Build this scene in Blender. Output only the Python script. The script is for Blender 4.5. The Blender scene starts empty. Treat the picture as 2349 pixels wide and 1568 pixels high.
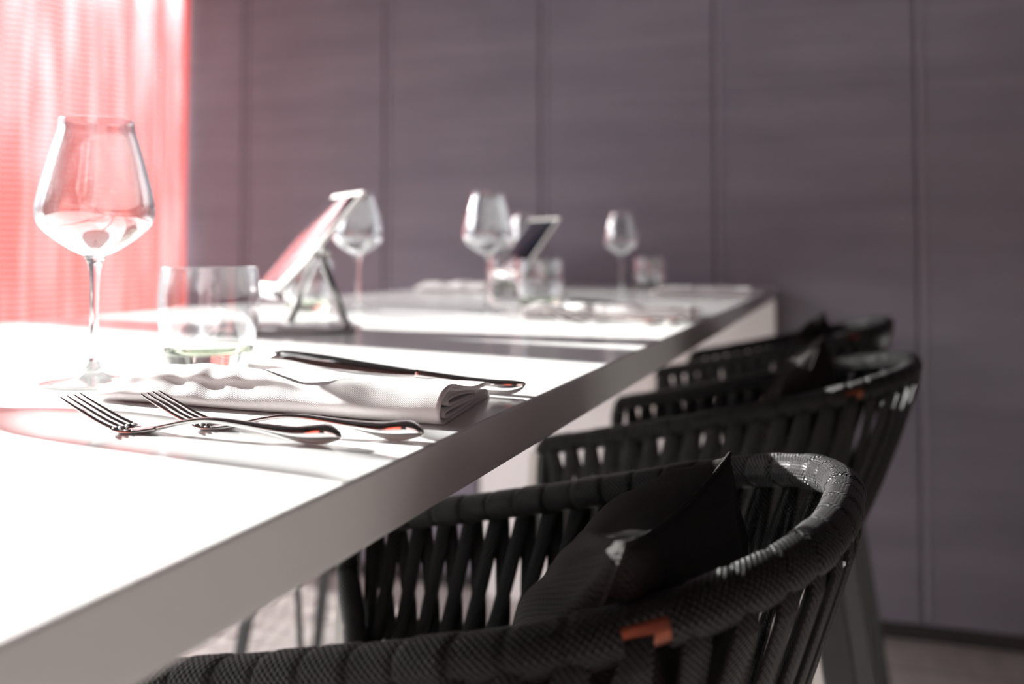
import bpy, bmesh, math, random
from math import sin, cos, pi, radians, sqrt, atan2
from mathutils import Vector, Matrix, noise

sc = bpy.context.scene
COL = sc.collection

# ------------------------------------------------------------------ camera
EYE = 1.27                     # eye height, a little above the bar-height table
cam_d = bpy.data.cameras.new('camera')
cam = bpy.data.objects.new('camera', cam_d)
COL.objects.link(cam)
cam.location = (0, 0, EYE)
cam.rotation_euler = (radians(92.0), 0, radians(18.85))
cam_d.sensor_width = 36
cam_d.lens = 36 * 2270 / 2349
cam_d.shift_y = -(784 - 501.73) / 2349
cam_d.clip_start = 0.02
cam_d.dof.use_dof = True
cam_d.dof.focus_distance = 0.70
cam_d.dof.aperture_fstop = 3.7
sc.camera = cam

# ------------------------------------------------------------------ world, sun, exposure
SUN_AZ = radians(-14.8)        # travels towards +X and a little -Y
SUN_EL = radians(18.0)
w = bpy.data.worlds.new('sky'); sc.world = w; w.use_nodes = True
nt = w.node_tree; nt.nodes.clear()
tc = nt.nodes.new('ShaderNodeTexCoord'); sp = nt.nodes.new('ShaderNodeSeparateXYZ')
rp = nt.nodes.new('ShaderNodeValToRGB'); bg = nt.nodes.new('ShaderNodeBackground'); wo = nt.nodes.new('ShaderNodeOutputWorld')
nt.links.new(tc.outputs['Generated'], sp.inputs[0]); nt.links.new(sp.outputs['Z'], rp.inputs[0])
e = rp.color_ramp.elements
e[0].position = 0.0; e[0].color = (.16, .15, .15, 1)
e[1].position = 1.0; e[1].color = (.75, .85, 1, 1)
for p_, c_ in ((.055, (.15, .145, .145, 1)), (.085, (.19, .19, .20, 1)), (.22, (.26, .26, .275, 1)), (.36, (1, 1, 1, 1))):
    k_ = e.new(p_); k_.color = c_
nt.links.new(rp.outputs[0], bg.inputs[0]); bg.inputs[1].default_value = 8.3
nt.links.new(bg.outputs[0], wo.inputs[0])
sd = bpy.data.lights.new('sun', 'SUN'); so = bpy.data.objects.new('sun', sd); COL.objects.link(so)
sd.energy = 34; sd.angle = radians(0.6); sd.color = (1, .975, .94)
dv = Vector((cos(SUN_AZ) * cos(SUN_EL), sin(SUN_AZ) * cos(SUN_EL), -sin(SUN_EL)))
so.rotation_euler = dv.to_track_quat('-Z', 'Y').to_euler(); so.location = (-6, 3, 4)
def portal(name, loc, rot, sx, sz):
    l = bpy.data.lights.new(name, 'AREA'); l.shape = 'RECTANGLE'; l.size = sx; l.size_y = sz
    l.cycles.is_portal = True
    o = bpy.data.objects.new(name, l); COL.objects.link(o); o.location = loc; o.rotation_euler = rot
portal('window_portal', (-2.86, 1.8, 1.35), (radians(90), 0, radians(-90)), 3.6, 2.6)
portal('rear_window_portal', (-1.8, -2.80, 1.35), (radians(90), 0, 0), 1.4, 2.6)
portal('rear_window_portal', (1.2, -2.80, 1.35), (radians(90), 0, 0), 2.4, 2.6)  # sky sampling through the added fill window
sc.view_settings.view_transform = 'Standard'; sc.view_settings.look = 'None'
sc.view_settings.exposure = 0.0; sc.view_settings.gamma = 1; sc.view_settings.use_curve_mapping = False
sc.cycles.max_bounces = 14; sc.cycles.transparent_max_bounces = 24; sc.cycles.transmission_bounces = 12
sc.cycles.glossy_bounces = 6; sc.cycles.diffuse_bounces = 4
sc.cycles.sample_clamp_indirect = 6.0; sc.cycles.sample_clamp_direct = 60
sc.cycles.use_denoising = True; sc.cycles.blur_glossy = .3

T = 1.155                      # table top height
XN, XF = -.2395, -1.3195       # near and far long edges
YW = 3.56                      # end wall

# ------------------------------------------------------------------ materials
def nm(name):
    m = bpy.data.materials.new(name); m.use_nodes = True
    t = m.node_tree; t.nodes.clear()
    o = t.nodes.new('ShaderNodeOutputMaterial')
    return m, t, o
def N(t, typ, **kw):
    n = t.nodes.new(typ)
    for k, v in kw.items():
        if k in n.inputs: n.inputs[k].default_value = v
        else: setattr(n, k, v)
    return n
def prin(name, col, rough=.5, metal=0, spec=.5, coat=0, noise_amt=0, noise_scale=20, bump=0, bump_scale=200, sheen=0):
    m, t, o = nm(name)
    b = N(t, 'ShaderNodeBsdfPrincipled')
    b.inputs['Base Color'].default_value = (*col, 1); b.inputs['Roughness'].default_value = rough
    b.inputs['Metallic'].default_value = metal; b.inputs['Specular IOR Level'].default_value = spec
    b.inputs['Coat Weight'].default_value = coat; b.inputs['Coat Roughness'].default_value = .05
    b.inputs['Sheen Weight'].default_value = sheen
    c = N(t, 'ShaderNodeTexCoord')
    if noise_amt:
        n = N(t, 'ShaderNodeTexNoise'); n.inputs['Scale'].default_value = noise_scale; n.inputs['Detail'].default_value = 5
        mx = N(t, 'ShaderNodeMix', data_type='RGBA')
        t.links.new(c.outputs['Object'], n.inputs['Vector']); t.links.new(n.outputs['Fac'], mx.inputs[0])
        mx.inputs[6].default_value = (*[x * (1 - noise_amt) for x in col], 1)
        mx.inputs[7].default_value = (*[min(1, x * (1 + noise_amt)) for x in col], 1)
        t.links.new(mx.outputs[2], b.inputs['Base Color'])
    if bump:
        n = N(t, 'ShaderNodeTexNoise'); n.inputs['Scale'].default_value = bump_scale; n.inputs['Detail'].default_value = 3
        bp = N(t, 'ShaderNodeBump'); bp.inputs['Strength'].default_value = bump; bp.inputs['Distance'].default_value = .002
        t.links.new(c.outputs['Object'], n.inputs['Vector']); t.links.new(n.outputs['Fac'], bp.inputs['Height'])
        t.links.new(bp.outputs[0], b.inputs['Normal'])
    t.links.new(b.outputs[0], o.inputs[0])
    return m
M = {}
M['table'] = prin('white_lacquer', (.83, .83, .825), .14, spec=.5)
M['steel'] = prin('polished_steel', (.86, .85, .84), .06, metal=1)
M['metal_dark'] = prin('dark_painted_metal', (.035, .04, .04), .32, metal=.0, spec=.6)
M['leg'] = prin('dark_chair_leg', (.02, .023, .023), .35)
M['leg_lit_side'] = prin('light_metal_edge', (.62, .63, .62), .35, metal=.5)  # pale colour stands in for light on the leg's window side
M['ceiling'] = prin('dark_ceiling', (.018, .017, .018), .8, noise_amt=.2)
M['sidewall'] = prin('dark_side_wall', (.12, .115, .115), .7, noise_amt=.2, noise_scale=3)
M['trim'] = prin('cladding_joint_strip', (.255, .248, .29), .5)
M['base'] = prin('dark_skirting', (.025, .022, .022), .5)
M['mullion'] = prin('window_frame_paint', (.10, .10, .105), .4)
M['bezel'] = prin('white_plastic', (.80, .79, .76), .3)
M['screen'] = prin('black_glass_screen', (.012, .014, .022), .05, spec=1.0, coat=1)
M['alu'] = prin('brushed_aluminium', (.62, .62, .62), .25, metal=1)
M['plate'] = prin('stand_plate', (.55, .54, .55), .22, metal=.6)
M['exposed'] = prin('bare_frame_metal', (.17, .05, .03), .38, metal=.9)
M['outside'] = prin('outside_paving', (.45, .44, .42), .8, noise_amt=.2)

def wall_mat():
    m, t, o = nm('dark_wall_cladding')
    b = N(t, 'ShaderNodeBsdfPrincipled'); b.inputs['Roughness'].default_value = .62; b.inputs['Specular IOR Level'].default_value = .35
    c = N(t, 'ShaderNodeTexCoord')
    mp = N(t, 'ShaderNodeMapping'); mp.inputs['Scale'].default_value = (1.2, 1, 3.2)
    n1 = N(t, 'ShaderNodeTexNoise'); n1.inputs['Scale'].default_value = 1.6; n1.inputs['Detail'].default_value = 6; n1.inputs['Roughness'].default_value = .6
    mp2 = N(t, 'ShaderNodeMapping'); mp2.inputs['Scale'].default_value = (.5, 1, 5)
    n2 = N(t, 'ShaderNodeTexNoise'); n2.inputs['Scale'].default_value = 2.2; n2.inputs['Detail'].default_value = 4
    t.links.new(c.outputs['Object'], mp.inputs[0]); t.links.new(mp.outputs[0], n1.inputs['Vector'])
    t.links.new(c.outputs['Object'], mp2.inputs[0]); t.links.new(mp2.outputs[0], n2.inputs['Vector'])
    a = N(t, 'ShaderNodeMath', operation='ADD'); t.links.new(n1.outputs['Fac'], a.inputs[0]); t.links.new(n2.outputs['Fac'], a.inputs[1])
    r = N(t, 'ShaderNodeMapRange'); r.inputs['From Min'].default_value = .7; r.inputs['From Max'].default_value = 1.3
    t.links.new(a.outputs[0], r.inputs[0])
    mx = N(t, 'ShaderNodeMix', data_type='RGBA'); mx.inputs[6].default_value = (.180, .174, .212, 1); mx.inputs[7].default_value = (.235, .226, .268, 1)
    t.links.new(r.outputs[0], mx.inputs[0]); t.links.new(mx.outputs[2], b.inputs['Base Color'])
    bp = N(t, 'ShaderNodeBump'); bp.inputs['Strength'].default_value = .12; bp.inputs['Distance'].default_value = .006
    t.links.new(a.outputs[0], bp.inputs['Height']); t.links.new(bp.outputs[0], b.inputs['Normal'])
    t.links.new(b.outputs[0], o.inputs[0]); return m
M['wall'] = wall_mat()

def floor_mat():
    m, t, o = nm('pale_floor_boards')
    b = N(t, 'ShaderNodeBsdfPrincipled'); b.inputs['Roughness'].default_value = .4
    c = N(t, 'ShaderNodeTexCoord'); mp = N(t, 'ShaderNodeMapping'); mp.inputs['Scale'].default_value = (5, 1.2, 1)
    n = N(t, 'ShaderNodeTexNoise'); n.inputs['Scale'].default_value = 4; n.inputs['Detail'].default_value = 6
    br = N(t, 'ShaderNodeTexBrick'); br.inputs['Scale'].default_value = 1.0; br.inputs['Mortar Size'].default_value = .004
    br.inputs['Brick Width'].default_value = 1.6; br.inputs['Row Height'].default_value = .22
    br.inputs['Color1'].default_value = (.52, .49, .46, 1); br.inputs['Color2'].default_value = (.58, .545, .515, 1); br.inputs['Mortar'].default_value = (.14, .12, .11, 1)
    t.links.new(c.outputs['Object'], br.inputs['Vector']); t.links.new(c.outputs['Object'], mp.inputs[0]); t.links.new(mp.outputs[0], n.inputs['Vector'])
    mx = N(t, 'ShaderNodeMix', data_type='RGBA', blend_type='MULTIPLY'); mx.inputs[0].default_value = .5
    t.links.new(br.outputs['Color'], mx.inputs[6]); t.links.new(n.outputs['Fac'], mx.inputs[7])
    t.links.new(mx.outputs[2], b.inputs['Base Color']); t.links.new(b.outputs[0], o.inputs[0]); return m
M['floor'] = floor_mat()

def curtain_mat(name='red_sheer_mesh', lo=.02, hi=.38, var=.36, tcol=(.15, .018, .015), hole=.22):
    m, t, o = nm(name)
    c = N(t, 'ShaderNodeTexCoord'); s = N(t, 'ShaderNodeSeparateXYZ'); t.links.new(c.outputs['Object'], s.inputs[0])
    # woven rows: fine horizontal ribs
    mul = N(t, 'ShaderNodeMath', operation='MULTIPLY'); mul.inputs[1].default_value = 2 * pi / .021; t.links.new(s.outputs['Z'], mul.inputs[0])
    sn = N(t, 'ShaderNodeMath', operation='SINE'); t.links.new(mul.outputs[0], sn.inputs[0])
    mp = N(t, 'ShaderNodeMapping'); mp.inputs['Scale'].default_value = (1, 9, .8)
    no = N(t, 'ShaderNodeTexNoise'); no.inputs['Scale'].default_value = 2; no.inputs['Detail'].default_value = 4
    t.links.new(c.outputs['Object'], mp.inputs[0]); t.links.new(mp.outputs[0], no.inputs['Vector'])
    # sparse open holes added to stand in for sun glints on the mesh
    mp3 = N(t, 'ShaderNodeMapping'); mp3.inputs['Scale'].default_value = (1, 28, 28)
    vo = N(t, 'ShaderNodeTexVoronoi'); vo.inputs['Scale'].default_value = 1.0
    t.links.new(c.outputs['Object'], mp3.inputs[0]); t.links.new(mp3.outputs[0], vo.inputs['Vector'])
    lt = N(t, 'ShaderNodeMath', operation='LESS_THAN'); lt.inputs[1].default_value = hole; t.links.new(vo.outputs['Distance'], lt.inputs[0])
    cs = N(t, 'ShaderNodeSeparateXYZ'); t.links.new(vo.outputs['Color'], cs.inputs[0])
    gt = N(t, 'ShaderNodeMath', operation='GREATER_THAN'); gt.inputs[1].default_value = .972; t.links.new(cs.outputs['X'], gt.inputs[0])
    lt2 = N(t, 'ShaderNodeMath', operation='MULTIPLY'); t.links.new(lt.outputs[0], lt2.inputs[0]); t.links.new(gt.outputs[0], lt2.inputs[1])
    r = N(t, 'ShaderNodeMapRange'); r.inputs['From Min'].default_value = -1.0; r.inputs['From Max'].default_value = 1.0
    r.inputs['To Min'].default_value = lo; r.inputs['To Max'].default_value = hi
    t.links.new(sn.outputs[0], r.inputs[0])
    r2 = N(t, 'ShaderNodeMapRange'); r2.inputs['From Min'].default_value = .42; r2.inputs['From Max'].default_value = .72
    r2.inputs['To Min'].default_value = 0; r2.inputs['To Max'].default_value = var
    t.links.new(no.outputs['Fac'], r2.inputs[0])
    a1 = N(t, 'ShaderNodeMath', operation='ADD'); t.links.new(r.outputs[0], a1.inputs[0]); t.links.new(r2.outputs[0], a1.inputs[1])
    a2 = N(t, 'ShaderNodeMath', operation='ADD', use_clamp=True); t.links.new(a1.outputs[0], a2.inputs[0]); t.links.new(lt2.outputs[0], a2.inputs[1])
    tr = N(t, 'ShaderNodeBsdfTransparent')
    tl = N(t, 'ShaderNodeBsdfTranslucent'); tl.inputs[0].default_value = (*tcol, 1)
    df = N(t, 'ShaderNodeBsdfDiffuse'); df.inputs[0].default_value = (min(.6, tcol[0] * 3), min(.6, tcol[1] * 2.5), min(.6, tcol[2] * 2.5), 1)
    m1 = N(t, 'ShaderNodeMixShader'); m1.inputs[0].default_value = .3; t.links.new(tl.outputs[0], m1.inputs[1]); t.links.new(df.outputs[0], m1.inputs[2])
    m2 = N(t, 'ShaderNodeMixShader'); t.links.new(a2.outputs[0], m2.inputs[0]); t.links.new(m1.outputs[0], m2.inputs[1]); t.links.new(tr.outputs[0], m2.inputs[2])
    t.links.new(m2.outputs[0], o.inputs[0]); return m
M['curtain'] = curtain_mat()
M['curtain_fill'] = curtain_mat('pale_fill_sheer', 0, .02, .03, (.80, .54, .50), 0)  # kept pale so the added rear window brightens the table edge
M['curtain_rear'] = curtain_mat('dense_red_sheer', 0, .01, .02, (.95, .15, .10), 0)

def solid_glass(name, col=(1, 1, 1), ior=1.45):
    m, t, o = nm(name)
    g = N(t, 'ShaderNodeBsdfGlass'); g.inputs['Color'].default_value = (*col, 1); g.inputs['IOR'].default_value = ior; g.inputs['Roughness'].default_value = 0.0
    t.links.new(g.outputs[0], o.inputs[0]); return m
def thin_glass(name, col=(1, 1, 1), edge=2.0, base=.09, amt=.91):
    # thin blown wall: clear face on, glossy and refracting towards its silhouette
    m, t, o = nm(name)
    lw = N(t, 'ShaderNodeLayerWeight'); lw.inputs['Blend'].default_value = .5
    pw = N(t, 'ShaderNodeMath', operation='POWER'); pw.inputs[1].default_value = edge; t.links.new(lw.outputs['Facing'], pw.inputs[0])
    ml = N(t, 'ShaderNodeMath', operation='MULTIPLY_ADD'); ml.inputs[1].default_value = amt; ml.inputs[2].default_value = base; t.links.new(pw.outputs[0], ml.inputs[0])
    tr = N(t, 'ShaderNodeBsdfTransparent'); tr.inputs[0].default_value = (*col, 1)
    gl = N(t, 'ShaderNodeBsdfGlossy'); gl.inputs['Roughness'].default_value = .03; gl.inputs[0].default_value = (.97, .98, 1, 1)
    mx = N(t, 'ShaderNodeMixShader'); t.links.new(ml.outputs[0], mx.inputs[0]); t.links.new(tr.outputs[0], mx.inputs[1]); t.links.new(gl.outputs[0], mx.inputs[2])
    t.links.new(mx.outputs[0], o.inputs[0]); return m
M['glass'] = solid_glass('clear_crystal', (.985, .99, .99))
M['glass_green'] = solid_glass('thick_greenish_glass', (.93, .95, .905), 1.48)
M['bowl'] = thin_glass('thin_crystal_wall', (.975, .98, .98))
M['pane'] = thin_glass('window_glass', (.98, .985, .985), 4, .03, .6)

def knit_mat(name, c1, c2, su, sv, depth=.0012, rough=.48, spec=.6):
    m, t, o = nm(name)
    b = N(t, 'ShaderNodeBsdfPrincipled'); b.inputs['Roughness'].default_value = rough; b.inputs['Specular IOR Level'].default_value = spec
    u = N(t, 'ShaderNodeUVMap'); s = N(t, 'ShaderNodeSeparateXYZ'); t.links.new(u.outputs[0], s.inputs[0])
    def sine(sock, k, add=None):
        a = N(t, 'ShaderNodeMath', operation='MULTIPLY'); a.inputs[1].default_value = k; t.links.new(sock, a.inputs[0])
        q = N(t, 'ShaderNodeMath', operation='SINE'); t.links.new(a.outputs[0], q.inputs[0]); return q.outputs[0]
    x, y = sine(s.outputs['X'], pi / su), sine(s.outputs['Y'], pi / sv)
    p = N(t, 'ShaderNodeMath', operation='MULTIPLY'); t.links.new(x, p.inputs[0]); t.links.new(y, p.inputs[1])
    r = N(t, 'ShaderNodeMapRange'); r.inputs['From Min'].default_value = -.7; r.inputs['From Max'].default_value = .7; t.links.new(p.outputs[0], r.inputs[0])
    mx = N(t, 'ShaderNodeMix', data_type='RGBA'); mx.inputs[6].default_value = (*c1, 1); mx.inputs[7].default_value = (*c2, 1)  # raised cells lighter: highlights put into the colour
    t.links.new(r.outputs[0], mx.inputs[0]); t.links.new(mx.outputs[2], b.inputs['Base Color'])
    bp = N(t, 'ShaderNodeBump'); bp.inputs['Strength'].default_value = 1; bp.inputs['Distance'].default_value = depth
    t.links.new(r.outputs[0], bp.inputs['Height']); t.links.new(bp.outputs[0], b.inputs['Normal'])
    t.links.new(b.outputs[0], o.inputs[0]); return m
M['rope'] = knit_mat('braided_black_rope', (.0015, .0015, .0016), (.006, .0057, .0057), .0021, .0021, .0013, .38, .22)
M['rope'].node_tree.nodes['Principled BSDF'].inputs['Sheen Weight'].default_value = .035
M['pillow'] = knit_mat('knitted_dark_cushion', (.005, .0045, .0042), (.022, .018, .016), .0019, .0019, .0007, .85, .2)
M['pillow_edge'] = prin('frayed_cushion_seam', (.42, .40, .37), .8, noise_amt=.4, noise_scale=400)
M['seatpad'] = prin('dark_seat_pad', (.02, .02, .021), .8, bump=.3)
def cloth_mat():
    m, t, o = nm('white_linen')
    b = N(t, 'ShaderNodeBsdfPrincipled'); b.inputs['Base Color'].default_value = (.86, .83, .83, 1); b.inputs['Roughness'].default_value = .9
    b.inputs['Specular IOR Level'].default_value = .1; b.inputs['Sheen Weight'].default_value = .3
    c = N(t, 'ShaderNodeTexCoord'); s = N(t, 'ShaderNodeTexWave', wave_type='BANDS', bands_direction='DIAGONAL'); s.inputs['Scale'].default_value = 420; s.inputs['Distortion'].default_value = 1.5
    bp = N(t, 'ShaderNodeBump'); bp.inputs['Strength'].default_value = .35; bp.inputs['Distance'].default_value = .0004
    t.links.new(c.outputs['Object'], s.inputs['Vector']); t.links.new(s.outputs['Fac'], bp.inputs['Height'])
    tl = N(t, 'ShaderNodeBsdfTranslucent'); tl.inputs[0].default_value = (.85, .8, .8, 1)
    mx = N(t, 'ShaderNodeMixShader'); mx.inputs[0].default_value = .22
    t.links.new(bp.outputs[0], b.inputs['Normal']); t.links.new(b.outputs[0], mx.inputs[1]); t.links.new(tl.outputs[0], mx.inputs[2])
    t.links.new(mx.outputs[0], o.inputs[0]); return m
M['linen'] = cloth_mat()

# ------------------------------------------------------------------ mesh helpers
def link(name, verts, faces, mat, parent=None, smooth=True, uvs=None, loc=None):
    me = bpy.data.meshes.new(name); me.from_pydata([tuple(v) for v in verts], [], faces)
    me.validate(); me.update()
    if uvs:
        ul = me.uv_layers.new(name='UVMap')
        for p in me.polygons:
            for li in p.loop_indices:
                ul.data[li].uv = uvs[me.loops[li].vertex_index]
    if smooth:
        for p in me.polygons: p.use_smooth = True
    me.materials.append(M[mat])
    o = bpy.data.objects.new(name, me); COL.objects.link(o)
    if parent: o.parent = parent
    if loc: o.location = loc
    return o
def from_bm(name, bm, mat, parent=None, smooth=False, loc=None):
    me = bpy.data.meshes.new(name); bm.normal_update(); bm.to_mesh(me); bm.free()
    if smooth:
        for p in me.polygons: p.use_smooth = True
    me.materials.append(M[mat]); o = bpy.data.objects.new(name, me); COL.objects.link(o)
    if parent: o.parent = parent
    if loc: o.location = loc
    return o
def box_bm(bm, lo, hi, bev=0, seg=2):
    r = bmesh.ops.create_cube(bm, size=1)
    vs = r['verts']
    for v in vs:
        v.co = Vector([(lo[i] + hi[i]) / 2 + v.co[i] * (hi[i] - lo[i]) for i in range(3)])
    if bev:
        es = list({e_ for v in vs for e_ in v.link_edges})
        bmesh.ops.bevel(bm, geom=es, offset=bev, segments=seg, profile=.5, affect='EDGES')
def box(name, lo, hi, mat, parent=None, bev=0, seg=2):
    bm = bmesh.new(); box_bm(bm, lo, hi, bev, seg); return from_bm(name, bm, mat, parent)
def lathe(name, prof, mat, parent=None, n=64, loc=None):
    V, F = [], []
    rows = []
    for r, z in prof:
        if r < 1e-6: rows.append([len(V)]); V.append((0, 0, z))
        else:
            rows.append(list(range(len(V), len(V) + n)))
            V += [(r * cos(2 * pi * k / n), r * sin(2 * pi * k / n), z) for k in range(n)]
    for a, b in zip(rows[:-1], rows[1:]):
        for k in range(n):
            k2 = (k + 1) % n
            if len(a) == 1 and len(b) == 1: continue
            if len(a) == 1: F.append((a[0], b[k2], b[k]))
            elif len(b) == 1: F.append((a[k], a[k2], b[0]))
            else: F.append((a[k], a[k2], b[k2], b[k]))
    return link(name, V, F, mat, parent, loc=loc)
def smooth_prof(pts, n=8):
    # Catmull-Rom through the profile points
    out = []
    P = [pts[0]] + list(pts) + [pts[-1]]
    for i in range(1, len(P) - 2):
        for k in range(n):
            t = k / n
            q = []
            for d in range(len(pts[0])):
                a, b, c_, d_ = P[i - 1][d], P[i][d], P[i + 1][d], P[i + 2][d]
                q.append(.5 * ((2 * b) + (-a + c_) * t + (2 * a - 5 * b + 4 * c_ - d_) * t * t + (-a + 3 * b - 3 * c_ + d_) * t ** 3))
            out.append(tuple(q))
    out.append(tuple(pts[-1])); return out
def frames(P):
    n = len(P); out = []
    for i in range(n):
        t = (P[min(i + 1, n - 1)] - P[max(i - 1, 0)]).normalized()
        up = Vector((0, 0, 1)) if abs(t.z) < .97 else Vector((1, 0, 0))
        s = t.cross(up).normalized(); u = s.cross(t).normalized()
        out.append((t, s, u))
    return out
def tube(name, P, R, mat, parent=None, n=16, cap=True, radf=None, uv=False, sq=None):
    P = [Vector(p) for p in P]; fr = frames(P); V, F, U = [], [], []; L = 0
    for i, p in enumerate(P):
        if i: L += (p - P[i - 1]).length
        r0 = R[i] if hasattr(R, '__len__') else R
        for k in range(n + (1 if uv else 0)):
            th = 2 * pi * k / n
            r = r0 * (radf(L, th) if radf else 1)
            a, b = cos(th), sin(th)
            if sq: a, b = a * sq[0], b * sq[1]
            V.append(p + fr[i][1] * (r * a) + fr[i][2] * (r * b)); U.append((L, th * r0))
    m = n + (1 if uv else 0)
    for i in range(len(P) - 1):
        for k in range(n):
            k2 = k + 1 if uv else (k + 1) % n
            F.append((i * m + k, i * m + k2, (i + 1) * m + k2, (i + 1) * m + k))
    if cap:
        F.append(tuple(range(n))[::1]); F.append(tuple((len(P) - 1) * m + k for k in range(n))[::-1])
    return link(name, V, F, mat, parent, uvs=U if uv else None)
def empty(name, loc=(0, 0, 0), rz=0):
    o = bpy.data.objects.new(name, None); COL.objects.link(o); o.location = loc; o.rotation_euler = (0, 0, rz)
    o.empty_display_size = .05; return o
def tag(o, label, cat, group=None):
    o['label'] = label; o['category'] = cat
    if group: o['group'] = group
    return o
def struct(o): o['kind'] = 'structure'; return o
def copy_tree(o, parent=None, skip=()):
    c = o.copy(); COL.objects.link(c)
    if parent: c.parent = parent
    for ch in KIDS.get(o.name, []):
        if not ch.name.startswith(tuple(skip) or ('\0',)): copy_tree(ch, c, skip)
    return c
KIDS = {}
def refresh_kids():
    KIDS.clear()
    for o in bpy.data.objects:
        if o.parent: KIDS.setdefault(o.parent.name, []).append(o)

# ------------------------------------------------------------------ room
struct(box('floor', (-2.95, -2.7, -.06), (2.6, 3.72, 0), 'floor'))
struct(box('ceiling', (-2.95, -2.7, 3.0), (2.6, 3.72, 3.08), 'ceiling'))
# end wall: cladding panels with narrow vertical joints
bm = bmesh.new()
seams = [-2.95, -2.412, -1.755, -1.102, -.453, .213, .87, 1.53, 2.19, 2.6]
seams[0] = -2.715
for a, b in zip(seams[:-1], seams[1:]):
    box_bm(bm, (a + .003, YW, 0), (b - .003, YW + .05, 3.0), .004, 2)
box_bm(bm, (-2.715, YW + .045, 0), (2.6, YW + .16, 3.0))
struct(from_bm('wall_back', bm, 'wall'))
bm = bmesh.new()
for s in seams[1:-1]:
    box_bm(bm, (s + .010, YW - .005, .07), (s + .024, YW + .002, 2.99), .002, 1)
for a, b, zs in ((1, 2, (2.05, 1.80)), (2, 3, (2.06, 1.776)), (3, 4, (2.04, 1.84)), (4, 5, (2.11, 1.87)), (5, 6, (2.08, 1.83)), (0, 1, (2.09, 1.75))):
    for z in zs: box_bm(bm, (seams[a] + .03, YW - .0015, z), (seams[b] - .008, YW + .002, z + .004), .0006, 1)
struct(from_bm('trim_1', bm, 'trim'))
struct(box('baseboard_back', (-2.7, YW - .014, 0), (2.58, YW, .05), 'base', bev=.003))
struct(box('wall_right', (2.58, -2.7, 0), (2.7, 3.72, 3.0), 'sidewall'))
# window wall: low sill, head, solid end pieces
bm = bmesh.new()
box_bm(bm, (-2.86, -2.7, 0), (-2.74, 4.10, .10)); box_bm(bm, (-2.86, -2.7, 2.62), (-2.74, 4.10, 3.0))
box_bm(bm, (-2.86, -2.7, .1), (-2.74, .0, 2.62))
struct(from_bm('wall_left', bm, 'sidewall'))
bm = bmesh.new()
for a, b in ((.0, .04), (1.69, 1.83), (4.04, 4.10)):
    box_bm(bm, (-2.81, a, .1), (-2.74, b, 2.62), .004, 1)
box_bm(bm, (-2.81, .0, .1), (-2.74, 4.10, .15), .004, 1); box_bm(bm, (-2.81, .0, 2.57), (-2.74, 4.10, 2.62), .004, 1)
win = struct(from_bm('window_1', bm, 'mullion'))
box('glass_pane', (-2.786, .02, .14), (-2.780, 4.05, 2.58), 'pane', win)
# wall behind the camera with a curtained window added to light the table edge
bm = bmesh.new()
box_bm(bm, (-2.8, -2.82, 0), (-2.5, -2.70, 3.0)); box_bm(bm, (-1.1, -2.82, 0), (.1, -2.70, 3.0)); box_bm(bm, (-2.5, -2.82, 0), (-1.1, -2.70, .05)); box_bm(bm, (-2.5, -2.82, 2.65), (-1.1, -2.70, 3.0)); box_bm(bm, (2.3, -2.82, 0), (2.6, -2.70, 3.0))
box_bm(bm, (.1, -2.82, 0), (2.3, -2.70, .05)); box_bm(bm, (.1, -2.82, 2.65), (2.3, -2.70, 3.0))
struct(from_bm('wall_front', bm, 'sidewall'))
bm = bmesh.new()
for a, b in ((.1, .15), (1.17, 1.23), (2.25, 2.3)):
    box_bm(bm, (a, -2.79, .05), (b, -2.72, 2.65), .004, 1)
box_bm(bm, (.1, -2.79, .05), (2.3, -2.72, .10), .004, 1); box_bm(bm, (.1, -2.79, 2.60), (2.3, -2.72, 2.65), .004, 1)
fill_win = struct(from_bm('added_fill_window', bm, 'mullion'))  # added out of view to light the table edge and chairs
box('glass_pane', (.13, -2.757, .09), (2.27, -2.751, 2.61), 'pane', fill_win)
box('outside_ground', (-14, -9, -.25), (-2.95, 12, -.15), 'outside')['kind'] = 'structure'

# ------------------------------------------------------------------ curtains
def curtain(name, a0, a1, z0, z1, fixed, axis, label, seed, amp=.035, mat='curtain'):
    V, F = [], []; nu = int((a1 - a0) / .008); nz = 40
    for j in range(nz + 1):
        z = z0 + (z1 - z0) * j / nz
        for i in range(nu + 1):
            u = a0 + (a1 - a0) * i / nu
            d = amp * sin(2 * pi * u / .155 + 1.3 * sin(u * 5 + seed)) + .4 * amp * sin(2 * pi * u / .067 + seed + .4 * z)
            d *= .75 + .25 * sin(z * 1.3 + u * 3)
            V.append((fixed + d, u, z) if axis == 'x' else (u, fixed + d, z))
    for j in range(nz):
        for i in range(nu):
            k = j * (nu + 1) + i; F.append((k, k + 1, k + nu + 2, k + nu + 1))
    o = link(name, V, F, mat); tag(o, label, 'curtain')
    return o
curtain('curtain', 2.30, 3.552, .02, 2.96, -2.672, 'x', 'red sheer curtain hanging in the sunlit window at the left of the picture', 0, .030)
bm = bmesh.new()
for a, b in ((-2.5, -2.45), (-1.15, -1.1)):
    box_bm(bm, (a, -2.79, .05), (b, -2.72, 2.65), .004, 1)
box_bm(bm, (-2.5, -2.79, .05), (-1.1, -2.72, .10), .004, 1); box_bm(bm, (-2.5, -2.79, 2.60), (-1.1, -2.72, 2.65), .004, 1)
win3 = struct(from_bm('window_3', bm, 'mullion'))
box('glass_pane', (-2.47, -2.757, .09), (-1.13, -2.751, 2.61), 'pane', win3)
curtain('curtain', -2.6, -.95, .02, 2.96, -2.58, 'y', 'red sheer curtain behind the camera on the window side of the room', 5, mat='curtain_rear')
o = curtain('curtain', .05, 2.35, .02, 2.96, -2.58, 'y', 'pale sheer curtain added unseen behind the camera to brighten the table edge', 2, mat='curtain_fill')

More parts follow.
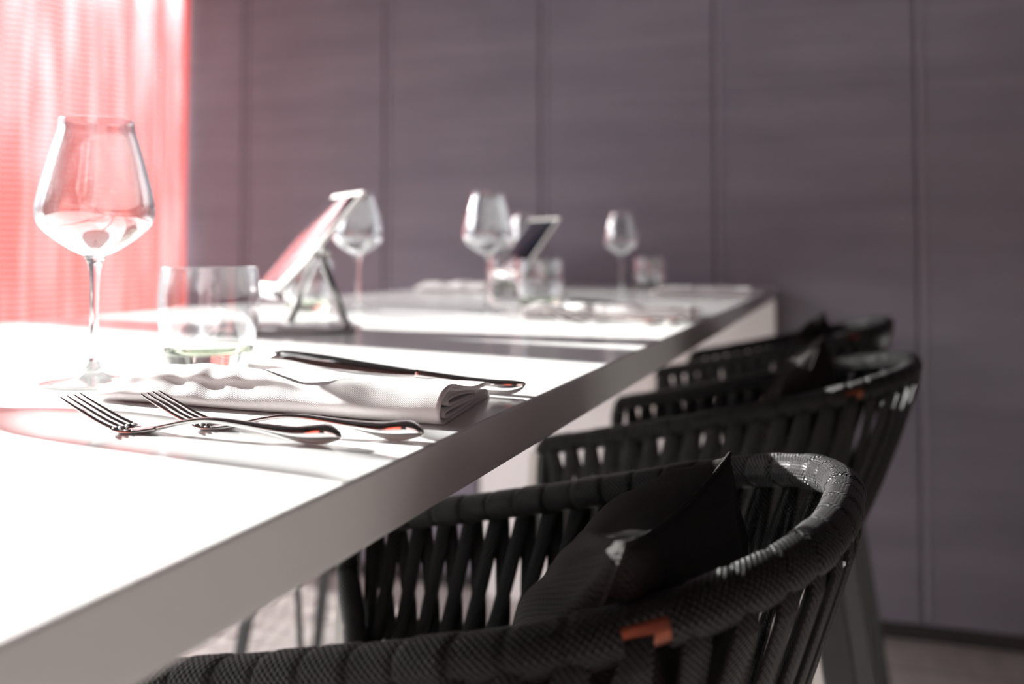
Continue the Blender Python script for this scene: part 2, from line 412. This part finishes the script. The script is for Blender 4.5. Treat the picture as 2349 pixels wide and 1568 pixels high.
# ------------------------------------------------------------------ table
tb = empty('bar_table', (-.78, 1.2, 0)); tag(tb, 'long white glossy bar-height table laid for dinner', 'table')
def tpart(name, lo, hi, bev): 
    off = Vector((-.78, 1.2, 0))
    return box(name, Vector(lo) - off, Vector(hi) - off, 'table', tb, bev, 3)
tpart('tabletop', (XF, -.75, T - .038), (XN, 3.53, T), .0022)
tpart('end_panel', (XF + .004, 3.485, .0), (XN - .004, 3.525, T - .0382), .002)
tpart('end_panel', (XF + .08, -.62, .0), (XN - .5, -.58, T - .0382), .002)

# ------------------------------------------------------------------ wine glasses
def wine_glass():
    r = empty('wine_glass', (-.634, .712, T))
    foot = [(0, .0), (.036, 0), (.0435, .0008), (.0440, .0016), (.0430, .0024), (.030, .0042), (.016, .0068), (.0085, .0105), (.0055, .018)]
    foot = smooth_prof(foot, 5)
    lathe('foot', foot + [(.0046, .0202), (0, .0202)], 'glass', r)
    stem = smooth_prof([(.0046, .0204), (.0040, .045), (.0040, .075), (.0046, .096), (.0062, .106), (.0095, .1125)], 6)
    lathe('stem', [(0, .0204)] + stem + [(.0075, .1150), (0, .1165)], 'glass', r, 40)
    outer = smooth_prof([(.0092, .1130), (.020, .1180), (.036, .1290), (.0470, .1405), (.0502, .1520), (.0482, .1665), (.0430, .1880), (.0380, .2060), (.0340, .2190), (.0322, .2260), (.0318, .2330)], 7)
    inner = [(max(q - .0013, .0), z + .0004) for q, z in outer][::-1]
    inner[-1] = (.0, .1180); rim = [(.0314, .2337), (.0306, .2334)]
    lathe('bowl', outer + rim + inner, 'bowl', r, 72)
    return r
wg = wine_glass()
def tumbler():
    r = empty('tumbler', (-.62, .859, T))
    o_ = smooth_prof([(.0375, .0005), (.0400, .003), (.0435, .016), (.0480, .038), (.0505, .060), (.0500, .080), (.0478, .1005)], 6)
    i_ = smooth_prof([(.0468, .1005), (.0488, .080), (.0492, .060), (.0466, .038), (.0418, .022), (.030, .0155), (0, .0140)], 6)
    wall_o = [q for q in o_ if q[1] > .0225]; wall_i = [q for q in i_ if q[1] > .0225]
    base_o = [q for q in o_ if q[1] <= .0225]; base_i = [q for q in i_ if q[1] <= .0225]
    lathe('thick_base', [(0, .0012), (.034, .0005)] + base_o + base_i, 'glass_green', r, 64)
    lathe('wall', wall_o + [(.0476, .1014), (.0470, .1012)] + wall_i + [wall_o[0]], 'bowl', r, 64)
    return r
tm = tumbler()

# ------------------------------------------------------------------ cutlery
def strip(name, st, mat, parent):
    """loft of stations (x, z_top, z_bottom, width) into a boat section with a flat top"""
    V, F = [], []
    for x, zt, zb, wd in st:
        h = zt - zb; hw = wd / 2
        sec = [(-hw * .86, zt - h * .03), (-hw * .70, zt + .0003), (0, zt + .0005), (hw * .70, zt + .0003), (hw * .86, zt - h * .03), (hw, zt - h * .42), (hw * .74, zt - h * .74), (hw * .30, zb + h * .04), (0, zb), (-hw * .30, zb + h * .04), (-hw * .74, zt - h * .74), (-hw, zt - h * .42)]
        V += [(x, y, z) for y, z in sec]
    n = 12
    for i in range(len(st) - 1):
        for k in range(n):
            k2 = (k + 1) % n; F.append((i * n + k, i * n + k2, (i + 1) * n + k2, (i + 1) * n + k))
    F.append(tuple(range(n))); F.append(tuple((len(st) - 1) * n + k for k in range(n))[::-1])
    return link(name, V, F, mat, parent)
def fork():
    # origin under the handle end, tines towards -x
    r = empty('dinner_fork', (-.2886, .53, T))
    st = smooth_prof([(0, .0052, .0046, .0015), (-.002, .0080, .0032, .0060), (-.010, .0116, .0008, .0125), (-.020, .0110, .0001, .0138), (-.031, .0096, .0010, .0126),
                      (-.051, .0098, .0045, .0098), (-.066, .0108, .0066, .0080), (-.083, .0118, .0083, .0068), (-.097, .0116, .0085, .0060), (-.110, .0096, .0066, .0062), (-.122, .0070, .0042, .0066), (-.132, .0046, .0020, .0085)], 5)
    strip('handle', st, 'steel', r)
    # head plate
    hs = smooth_prof([(-.130, .0048, .0022, .0082), (-.138, .0034, .0011, .0140), (-.146, .0024, .0004, .0195), (-.154, .0026, .0004, .0218), (-.160, .0040, .0020, .0220)], 5)
    V, F = [], []
    for x, zt, zb, wd in hs:
        for k in range(9):
            y = (k / 8 - .5) * wd; V.append((x, y, zt - .0009 * (1 - (2 * k / 8 - 1) ** 2)))
        for k in range(8, -1, -1):
            y = (k / 8 - .5) * wd; V.append((x, y, zb - .0004 * (1 - (2 * k / 8 - 1) ** 2)))
    for i in range(len(hs) - 1):
        for k in range(18):
            k2 = (k + 1) % 18; F.append((i * 18 + k, i * 18 + k2, (i + 1) * 18 + k2, (i + 1) * 18 + k))
    F.append(tuple(range(18))); F.append(tuple((len(hs) - 1) * 18 + k for k in range(18))[::-1])
    link('head', V, F, 'steel', r)
    for j in range(4):
        y = (j - 1.5) * .0062
        pts = smooth_prof([(-.158, y, .0028), (-.170, y * 1.0, .0068), (-.184, y * .99, .0128), (-.196, y * .97, .0182), (-.202, y * .96, .0212)], 5)
        n = len(pts); R = [.00165 * (1 - .72 * (i / (n - 1)) ** 1.6) for i in range(n)]
        tube('tine', pts, R, 'steel', r, 10, sq=(1, .8))
    return r
fk = fork()
def knife():
    # origin under the handle end, blade standing on edge towards -x
    r = empty('table_knife', (-.249, .762, T))
    top = [(-.262, .0150), (-.258, .0205), (-.249, .0236), (-.236, .0243), (-.200, .0226), (-.166, .0198), (-.120, .0160), (-.100, .0146)]
    bot = [(-.262, .0146), (-.255, .0112), (-.247, .0092), (-.232, .0070), (-.200, .0012), (-.170, .0002), (-.125, .0016), (-.100, .0046)]
    V, F = [], []; tp, bt = smooth_prof(top, 5), smooth_prof(bot, 5); n = len(tp)
    for (xa, za), (xb, zb) in zip(tp, bt):
        mid = (za + zb) / 2
        V += [(xa, -.0013, za - .0004), (xa, 0, za + .0002), (xa, .0013, za - .0004), ((xa + xb) / 2, .0011, mid), (xb, 0, zb), ((xa + xb) / 2, -.0011, mid)]
    for i in range(n - 1):
        for k in range(6):
            k2 = (k + 1) % 6; F.append((i * 6 + k, i * 6 + k2, (i + 1) * 6 + k2, (i + 1) * 6 + k))
    F.append(tuple(range(6))); F.append(tuple((n - 1) * 6 + k for k in range(6))[::-1])
    link('blade', V, F, 'steel', r)
    st = smooth_prof([(0, .0094, .0088, .0012), (-.003, .0106, .0050, .0060), (-.012, .0112, .0008, .0115), (-.028, .0110, .0001, .0125), (-.050, .0116, .0008, .0110), (-.075, .0130, .0025, .0075), (-.102, .0147, .0044, .0030)], 5)
    strip('handle', st, 'steel', r)
    return r
kf = knife(); kf.rotation_euler.x = radians(-9); kf.scale = (1.04, 1.04, 1.04)

# ------------------------------------------------------------------ napkins
def napkin(name, seed, lx=.30, wy=.145, hh=.0225):
    """folded cloth: a rolled section of several layers swept along x, rumpled"""
    r_ = random.Random(seed)
    # layered fold section in (y, z): outer sheet round two inner folds
    def sheet(pts, th):
        pts = smooth_prof(pts, 6); L, R = [], []
        for i, (y, z) in enumerate(pts):
            a = pts[max(i - 1, 0)]; b = pts[min(i + 1, len(pts) - 1)]
            d = Vector((b[0] - a[0], b[1] - a[1])).normalized(); nx, nz = -d.y, d.x
            L.append((y + nx * th / 2, z + nz * th / 2)); R.append((y - nx * th / 2, z - nz * th / 2))
        return L + R[::-1]
    H = hh
    outer = sheet([(wy, .0016), (wy * .6, .0015), (wy * .2, .0015), (.010, .0018), (.0018, .006), (.002, H * .55), (.012, H * .90), (.034, H * 1.02), (wy * .42, H * .82), (wy * .7, H * .57), (wy * .93, H * .50), (wy * 1.02, H * .40)], .0026)
    in1 = sheet([(wy * .98, .0043), (wy * .5, .0044), (.022, .0044), (.013, .0066), (.022, .0088), (wy * .5, .0074), (wy * .93, .0062)], .0022)
    in2 = sheet([(wy * .66, .0084), (wy * .45, .0100), (.030, .0112), (.0215, .0136), (.030, .0160), (wy * .45, .0142), (wy * .66, .0106)], .0022)
    V, F = [], []; nx = 90
    for sec in (outer, in1, in2):
        base = len(V); n = len(sec)
        for i in range(nx + 1):
            u = i / nx; x = -lx * u
            taper = 1 - .35 * max(0, (u - .86) / .14) ** 2
            for y, z in sec:
                k = z / H
                lump = (noise.noise(Vector((x * 17 + seed, y * 14, seed))) * .0075 + noise.noise(Vector((x * 42 + seed, y * 20 + x * 18, 3))) * .0035) * min(1, u * 3.2)
                zz = z * taper + max(0, k - .12) * lump
                yy = y + .010 * noise.noise(Vector((x * 9 + seed * 3, k * 2, 1))) * min(1, u * 4) - .05 * u * 0
                sk = .012 * (y / wy) * (1 - 2 * u) * 0
                V.append((x - .030 * (y / wy) + .006 * noise.noise(Vector((y * 25, k * 2, seed))) * (u > .5), yy, max(zz, .0002)))
        for i in range(nx):
            for k in range(n):
                k2 = (k + 1) % n; F.append((base + i * n + k, base + i * n + k2, base + (i + 1) * n + k2, base + (i + 1) * n + k))
        for i_, rev in ((0, False), (nx, True)):
            # end caps as quads between the two faces of the sheet
            h = n // 2
            for k in range(h - 1):
                q = (base + i_ * n + k, base + i_ * n + k + 1, base + i_ * n + n - 2 - k, base + i_ * n + n - 1 - k)
                F.append(q if rev else q[::-1])
    return link(name, V, F, 'linen')
nap = napkin('napkin', 1); nap.location = (-.2575, .606, T); nap.rotation_euler.z = radians(-4.5)

# ------------------------------------------------------------------ tablet on a stand
def tablet():
    b, tl, L, W = 2.418, .871, .206, .143
    r = empty('tablet', (0, 0, 0))
    Wd = Vector((cos(b), sin(b), 0)); nn = Vector((sin(b), -cos(b), 0)); U = nn * cos(tl) + Vector((0, 0, sin(tl))); Nf = Wd.cross(U).normalized()
    if Nf.z < 0: Nf = -Nf
    Mx = Matrix((( Wd.x, U.x, Nf.x, 0), (Wd.y, U.y, Nf.y, 0), (Wd.z, U.z, Nf.z, 0), (0, 0, 0, 1)))
    P = Vector((0, 0, .057))
    def slab(name, x0, x1, y0, y1, z0, z1, bev, mat, par):
        bm = bmesh.new(); box_bm(bm, (x0, y0, z0), (x1, y1, z1), bev, 3)
        bmesh.ops.transform(bm, matrix=Matrix.Translation(P) @ Mx, verts=bm.verts); return from_bm(name, bm, mat, par, True)
    body = slab('case', 0, W, 0, L, -.006, 0, .0026, 'bezel', r)
    slab('screen', .006, W - .006, .014, L - .010, .0001, .0008, .0003, 'screen', r)
    slab('home_button', W / 2 - .005, W / 2 + .005, .005, .015, .0001, .0007, .0003, 'alu', r)
    return r, P, Wd, nn, U, Nf, L, W
tbt, P_, Wd_, nn_, U_, Nf_, L_, W_ = tablet()
def stand():
    r = empty('tablet_stand', (0, 0, 0))
    off = Vector((0, 0, 0))
    # lower lip with two clips that carries the tablet
    bm = bmesh.new(); Mx = Matrix(((Wd_.x, U_.x, Nf_.x, P_.x), (Wd_.y, U_.y, Nf_.y, P_.y), (Wd_.z, U_.z, Nf_.z, P_.z), (0, 0, 0, 1)))
    box_bm(bm, (.02, -.006, -.013), (W_ - .006, -.0012, .003), .0015)
    for x in (.05, .115): box_bm(bm, (x, -.006, .0), (x + .016, .004, .006), .0015)
    bmesh.ops.transform(bm, matrix=Mx, verts=bm.verts); from_bm('lip', bm, 'alu', r, True)
    bm = bmesh.new(); box_bm(bm, (.04, -.006, -.0145), (W_ - .04, L_ * .62, -.0098), .002)
    bmesh.ops.transform(bm, matrix=Mx, verts=bm.verts); from_bm('back_plate', bm, 'alu', r, True)
    hub = P_ + Wd_ * W_ * .42 + U_ * L_ * .46 - Nf_ * .024
    tube('hinge', [hub - Wd_ * .018, hub + Wd_ * .018], .013, 'alu', r, 20)
    # base plate
    d = Vector((.876, .482, 0)); q = Vector((-.482, .876, 0))
    bm = bmesh.new(); box_bm(bm, (-.205, 0, 0.0004), (.0, .20, .006), .002)
    org = Vector((.134, -.0155, 0))
    Mb = Matrix(((d.x, q.x, 0, org.x), (d.y, q.y, 0, org.y), (0, 0, 1, 0), (0, 0, 0, 1)))
    bmesh.ops.transform(bm, matrix=Mb, verts=bm.verts); from_bm('base_plate', bm, 'plate', r, True)
    f1 = org + d * -.012 + q * .045 + Vector((0, 0, .006)); f2 = org + d * -.10 + q * .17 + Vector((0, 0, .006))
    tube('arm', [f1, hub - Wd_ * .010], [.0065, .0065], 'alu', r, 16); tube('arm', [f2, hub + Wd_ * .010], [.0065, .0065], 'alu', r, 16)
    return r
sta = stand()
tbt.location = (-.807, 1.291, T); sta.location = (-.807, 1.291, T)

# ------------------------------------------------------------------ chairs
# local frame: origin on the floor under the rearmost point of the rail, chair faces -x
HW, CL, CLc, EX = .223, .515, .188, 2.406
def u_curve(hw, L, Lc, ex, zf, shift=0, n=700):
    P = []; m = 400
    for k in range(60): P.append((-L + (L - Lc) * k / 60, -hw))
    for k in range(m + 1):
        th = -pi / 2 + pi * k / m
        P.append((-Lc + Lc * abs(cos(th)) ** (2 / ex), hw * math.copysign(abs(sin(th)) ** (2 / ex), sin(th))))
    for k in range(60): P.append((-Lc - (L - Lc) * (k + 1) / 60, hw))
    P = [Vector((x + shift, y, zf(-x / L))) for x, y in P]
    # resample evenly
    D = [0]
    for a, b in zip(P[:-1], P[1:]): D.append(D[-1] + (b - a).length)
    out = []; j = 0
    for i in range(n):
        s = D[-1] * i / (n - 1)
        while j < len(D) - 2 and D[j + 1] < s: j += 1
        t = (s - D[j]) / max(D[j + 1] - D[j], 1e-9); out.append(P[j].lerp(P[j + 1], min(max(t, 0), 1)))
    return out, D[-1]
def rail_z(u):
    return EYE - (.169 + (.286 - .169) * u + .019 * u * (1 - u))
SEAT_Z = .845
RAIL, RL = u_curve(HW, CL, CLc, EX, rail_z, 0, 1400)
RING, QL = u_curve(HW - .028, CL - .115, .150, 2.5, lambda u: SEAT_Z, -.095, 1400)
NS = 44
def chair():
    r = empty('bar_armchair', (0, 0, 0))
    pitch = RL / NS
    def rf(L, th):
        ph = ((L / pitch) + .16 * cos(th) + .5) % 1.0
        g = min(ph, 1 - ph)            # distance to the groove between two turns of strap
        b = 1 + .10 * min(1, g / .15) ** .6
        k = int((L / pitch) + .16 * cos(th) + .5)
        if .436 < L < .460 and sin(th) < .62: return .80
        return b * (1 + .035 * sin(k * 2.4)) 
    tube('armrest_rail', RAIL, .0128, 'rope', r, 36, True, rf, uv=True)
    tube('bare_frame', RAIL[20:-20:6], .0112, 'exposed', r, 20)['label'] = 'bare metal tube under the wrapped rope'
    # seat ring and front posts
    tube('seat_frame', RING + [RING[0]], .010, 'metal_dark', r, 14, False)
    def post(sgn):
        a = RAIL[0] if sgn < 0 else RAIL[-1]
        b = RING[0] if sgn < 0 else RING[-1]
        pts = smooth_prof([tuple(a + Vector((.006, 0, .002))), tuple(a + Vector((-.002, 0, -.010))), tuple(a.lerp(b, .35) + Vector((-.012, sgn * .006, 0))), tuple(a.lerp(b, .75)), tuple(b)], 10)
        tube('front_post', pts, .0118, 'rope', r, 24, True, lambda L, th: 1 + .08 * min(1, min((L / .022) % 1, 1 - (L / .022) % 1) / .12), uv=True)
    post(-1); post(1)
    # zigzag lacing of flat straps between rail and seat ring
    V, F, U = [], [], []
    nR = len(RAIL) - 1
    def at(C_, s): 
        i = min(max(s, 0), 1) * nR; j = min(int(i), nR - 1); return C_[j].lerp(C_[j + 1], i - j)
    def tang(C_, s):
        j = min(max(int(s * nR), 3), nR - 3); return (C_[j + 3] - C_[j - 3]).normalized()
    wd = RL / NS * .49; th = .0016; seg = 14
    for k in range(NS):
        s0 = (k + .5) / NS
        for dirn in (-1, 1):
            if k == 15 and dirn < 0: continue
            s1 = min(max((k + .5 + dirn) / NS, .004), .996)
            A, B = at(RAIL, s0), at(RING, s1)
            rows = []
            for i in range(seg + 1):
                t = i / seg
                ts = s0 + (s1 - s0) * t
                tg = tang(RAIL, ts).lerp(tang(RING, ts), t); tg.z *= .6; tg.normalize()
                out = Vector((tg.y, -tg.x, 0)).normalized()
                bow = out * ((.0095 + .0055 * min(1, t / .07)) * (1 - t) ** .5 + .011 * t + .004 * sin(pi * t)) * (1 if dirn < 0 else .86)
                p = A.lerp(B, t) + bow
                hwid = wd / 2 * (1.08 - .10 * t)
                if t < .12: p.z += .0
                rows.append((p, tg, out, hwid))
            base = len(V)
            for i, (p, tg, out, hwid) in enumerate(rows):
                for a, b in ((-1, 1), (0, 1.5), (1, 1), (1, -1), (0, -1.5), (-1, -1)):
                    V.append(p + tg * (a * hwid) + out * (b * th)); U.append((i * (A - B).length / seg, a * hwid + (0 if b > 0 else .02)))
            for i in range(seg):
                for k2 in range(6):
                    k3 = (k2 + 1) % 6; F.append((base + i * 6 + k2, base + (i + 1) * 6 + k2, base + (i + 1) * 6 + k3, base + i * 6 + k3))
            F.append(tuple(base + q for q in range(6))); F.append(tuple(base + seg * 6 + q for q in range(5, -1, -1)))
    link('woven_straps', V, F, 'rope', r, uvs=U)
    # seat pad: flat cushion inside the ring
    inner = [p for p in RING[::28]]
    c = sum(inner, Vector()) / len(inner); V, F = [], []
    prof = [(.0, .0), (.80, .0), (.935, .002), (.955, .007), (.935, .011), (.86, .014), (.5, .015), (.0, .015)]
    n = len(inner)
    for f_, z in prof[1:-1]:
        for p in inner: V.append((c.x + (p.x - c.x) * f_, c.y + (p.y - c.y) * f_, SEAT_Z - .006 + z))
    V.append((c.x, c.y, SEAT_Z - .006)); V.append((c.x, c.y, SEAT_Z + .009))
    for i in range(len(prof) - 3):
        for k in range(n): k2 = (k + 1) % n; F.append((i * n + k, i * n + k2, (i + 1) * n + k2, (i + 1) * n + k))
    for k in range(n):
        k2 = (k + 1) % n; F.append((len(V) - 2, k2, k)); F.append((len(V) - 1, (len(prof) - 3) * n + k, (len(prof) - 3) * n + k2))
    link('seat', V, F, 'seatpad', r)
    # four tapered splayed legs and a footrest
    feet = []
    for sx, sy in ((-1, -1), (-1, 1), (1, -1), (1, 1)):
        a = Vector((-.515, sy * .231, .975)) if sx < 0 else Vector((-.125, sy * .160, SEAT_Z - .004))
        b = Vector((-.575, sy * .245, 0)) if sx < 0 else Vector((.00, sy * .225, 0)); V, F = [], []
        if sx < 0: wl = ((0, .004, .006), (.5, .005, .007), (1, .005, .007))
        else: wl = ((0, .022, .012), (.5, .020, .011), (1, .015, .009))
        for t, wx, wy in wl:
            p = a.lerp(b, t)
            for dx, dy in ((-1, -1), (1, -1), (1, 1), (-1, 1)): V.append((p.x + dx * wx, p.y + dy * wy, p.z))
        for i in range(2):
            for k in range(4): k2 = (k + 1) % 4; F.append((i * 4 + k, i * 4 + k2, i * 4 + 4 + k2, i * 4 + 4 + k))
        F += [(3, 2, 1, 0), (8, 9, 10, 11)]
        o = link('leg', V, F, 'leg', r, smooth=False)
        md = o.modifiers.new('edge', 'BEVEL'); md.width = .003; md.segments = 2
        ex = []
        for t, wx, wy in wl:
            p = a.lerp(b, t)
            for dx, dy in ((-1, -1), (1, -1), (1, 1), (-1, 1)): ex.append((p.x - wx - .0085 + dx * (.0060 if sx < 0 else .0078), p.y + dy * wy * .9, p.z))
        link('metal_edge', ex, list(F), 'leg_lit_side', o, smooth=False)['label'] = 'pale strip painted as the lit side of the leg'  # strip paints the bright side of the leg into its colour
        feet.append(a.lerp(b, .66))
    return r
ch = chair()

def cushion(name, W, Hh, D, seed, label):
    """square throw cushion in its own frame: y across, z up, x thickness, pinched corners"""
    V, F, U = [], [], []; n = 60
    for side in (1, -1):
        for i in range(n + 1):
            for j in range(n + 1):
                u, v = i / n * 2 - 1, j / n * 2 - 1
                pin = 1 - .10 * (1 - abs(v) ** 2.2) * abs(u) ** 6; pin2 = 1 - .10 * (1 - abs(u) ** 2.2) * abs(v) ** 6
                y = u * W / 2 * pin; z = v * Hh / 2 * pin2
                k = max(0, (1 - abs(u) ** 2.4)) ** .55 * max(0, (1 - abs(v) ** 2.4)) ** .55
                wr = 0
                for cy, cz in ((1, 1), (-1, 1), (1, -1), (-1, -1)):
                    dx_, dy_ = cy - u, cz - v; d = sqrt(dx_ * dx_ + dy_ * dy_); an = atan2(dy_ * cz, dx_ * cy)
                    wr += .0045 * sin(an * 11 + seed) * math.exp(-((d - .45) / .38) ** 2)
                wr += .005 * noise.noise(Vector((u * 2 + seed, v * 5 + u * 1.5, side)))
                V.append((side * (D / 2 * k) + wr * min(1, k * 2.5), y, z)); U.append((y, z))
    m = (n + 1) ** 2
    for s in (0, 1):
        for i in range(n):
            for j in range(n):
                a = s * m + i * (n + 1) + j; q = (a, a + n + 1, a + n + 2, a + 1); F.append(q if s == 0 else q[::-1])
    o = link(name, V, F, 'pillow', uvs=U)
    bm = bmesh.new(); bm.from_mesh(o.data); bmesh.ops.remove_doubles(bm, verts=bm.verts, dist=1e-5); bm.to_mesh(o.data); bm.free()
    pts = []
    for t in range(241):
        q = t / 240 * 4; e_ = int(q) % 4; f_ = q - int(q); a = -1 + 2 * f_
        u, v = ((a, -1), (1, a), (-a, 1), (-1, -a))[e_]
        pin = 1 - .10 * (1 - abs(v) ** 2.2) * abs(u) ** 6; pin2 = 1 - .10 * (1 - abs(u) ** 2.2) * abs(v) ** 6
        pts.append(Vector((0, u * W / 2 * pin, v * Hh / 2 * pin2)))
    tube('seam', pts, .0016, 'pillow', o, 8, False, uv=True)
    return o

# ------------------------------------------------------------------ placing
refresh_kids()
GC, GW, GT, GN, GF, GK = 'dark rope bar armchairs along the table', 'stemmed wine glasses on the table', 'clear tumblers on the table', 'white napkins folded at the places', 'steel forks beside the napkins', 'steel knives beside the napkins'
def put(proto, first, loc, rz, label, cat, group, skip=()):
    o = proto if first else copy_tree(proto, None, skip)
    o.location = loc; o.rotation_euler.z = rz
    return tag(o, label, cat, group)
chairs = [((-.007, .697, 0), -.071, 'nearest black rope armchair, its curved strap-wrapped rail in the right foreground'),
          ((.088, 1.628, 0), -.036, 'black rope armchair just behind the nearest one, second from the camera along the near side'),
          ((.086, 2.585, 0), -.029, 'farthest black rope armchair on the near side, beside the dark end wall'),
          ((-1.60, 1.53, 0), pi + .03, 'black rope armchair across the table, nearer of two, only its thin legs showing'),
          ((-1.60, 2.55, 0), pi - .02, 'black rope armchair across the table by the red curtain, nearer the end wall')]
for i, (l, rz, lab) in enumerate(chairs): put(ch, i == 0, l, rz, lab, 'chair', GC, ('metal_edge',) if i > 2 else ())

A, B_, C_ = 'first place setting at the front left of the picture', '', ''
glasses = [((-.634, .712, T), 'large clear wine glass in the left foreground against the red curtain'),
           ((-.667, 1.807, T), 'clear wine glass in the middle of the table, left of the smaller tablet'),
           ((-.623, 2.794, T), 'clear wine glass furthest right, standing before the last napkins'),
           ((-.926, 1.764, T), 'clear wine glass behind the large leaning tablet'),
           ((-.93, 2.84, T), 'clear wine glass peeking out between the middle wine glass and the smaller tablet'),
           ((-.926, .66, T), 'clear wine glass across the table, beyond the left edge of the picture')]
for i, (l, lab) in enumerate(glasses): put(wg, i == 0, l, i * .7, lab, 'wine glass', GW)
tumblers = [((-.62, .859, T), 'large clear tumbler in the left foreground behind the front napkin'),
            ((-.627, 2.018, T), 'clear tumbler in front of the small tablet, left of the crumpled napkin'),
            ((-.600, 3.10, T), 'clear tumbler furthest right, left of the last napkin'),
            ((-1.03, 1.75, T), 'clear tumbler seen behind the back of the large leaning tablet'),
            ((-1.05, 2.99, T), 'clear tumbler half hidden behind the stem of the middle wine glass')]
for i, (l, lab) in enumerate(tumblers): put(tm, i == 0, l, i * .5, lab, 'tumbler', GT)
forks = [((-.2886, .53, T), 0, 'front steel fork, nearest the camera on the white table'),
         ((-.2474, .558, T), 0, 'second steel fork, lying between the front fork and the front napkin'),
         ((-.285, 1.60, T), .02, 'steel fork on the near side of the crumpled middle napkin'),
         ((-.255, 1.64, T), .02, 'steel fork tucked right against the crumpled middle napkin')]
for i, (l, rz, lab) in enumerate(forks): put(fk, i == 0, l, rz, lab, 'fork', GF)
knives = [((-.249, .762, T), radians(-9), 'steel knife standing on edge behind the front napkin'),
          ((-.262, 1.862, T), radians(-6), 'steel knife behind the crumpled middle napkin, its handle end at the table edge')]
for i, (l, rz, lab) in enumerate(knives): put(kf, i == 0, l, rz, lab, 'knife', GK)
tag(nap, 'white folded napkin in the foreground between the forks and the knife', 'napkin', GN)
n2 = napkin('napkin', 5, .31, .15, .024); n2.location = (-.252, 1.675, T); n2.rotation_euler.z = radians(-4); tag(n2, 'crumpled white napkin in the middle distance at the near table edge', 'napkin', GN)
n3 = napkin('napkin', 9, .27, .16, .022); n3.location = (-.250, 2.70, T); n3.rotation_euler.z = radians(-3); tag(n3, 'white napkin furthest right, by the end of the table', 'napkin', GN)
n4 = napkin('napkin', 12, .26, .16, .022); n4.location = (-1.29, 2.93, T); n4.rotation_euler.z = radians(180); tag(n4, 'white napkin on the far side of the table, left of the middle wine glass', 'napkin', GN)
tag(tbt, 'larger tablet in view, leaning on its stand behind the front tumbler', 'tablet', 'tablets on stands')
tag(sta, 'metal stand with a flat plate under the larger tablet behind the front tumbler', 'tablet stand', 'tablet stands')
t2 = copy_tree(tbt); t2.location = (-.83, 2.498, T - .006); t2.rotation_euler.z = .074
tag(t2, 'smaller tablet in view with a dark blue screen, between the middle wine glass and tumbler', 'tablet', 'tablets on stands')
s2 = copy_tree(sta); s2.location = (-.83, 2.498, T); s2.rotation_euler.z = .074; t2.location.z = T
tag(s2, 'metal stand under the smaller tablet in the middle of the table', 'tablet stand', 'tablet stands')
cu = [((-.155, .650, .983), (radians(-2.5), radians(22), radians(-4)), .31, .29, .13, 1, 'dark knitted cushion leaning in the nearest armchair, pale seam at its corner'),
      ((-.085, 1.60, .994), (radians(38), radians(16), radians(-4)), .22, .22, .11, 4, 'dark cushion with a pointed corner in the second armchair'),
      ((-.105, 2.57, .988), (radians(30), radians(16), radians(-4)), .21, .21, .11, 7, 'dark cushion in the farthest armchair by the end wall')]
for l, rot, W, Hh, D, sd_, lab in cu:
    o = cushion('cushion', W, Hh, D, sd_, lab); o.location = l; o.rotation_euler = rot; tag(o, lab, 'cushion', 'dark cushions in the armchairs')
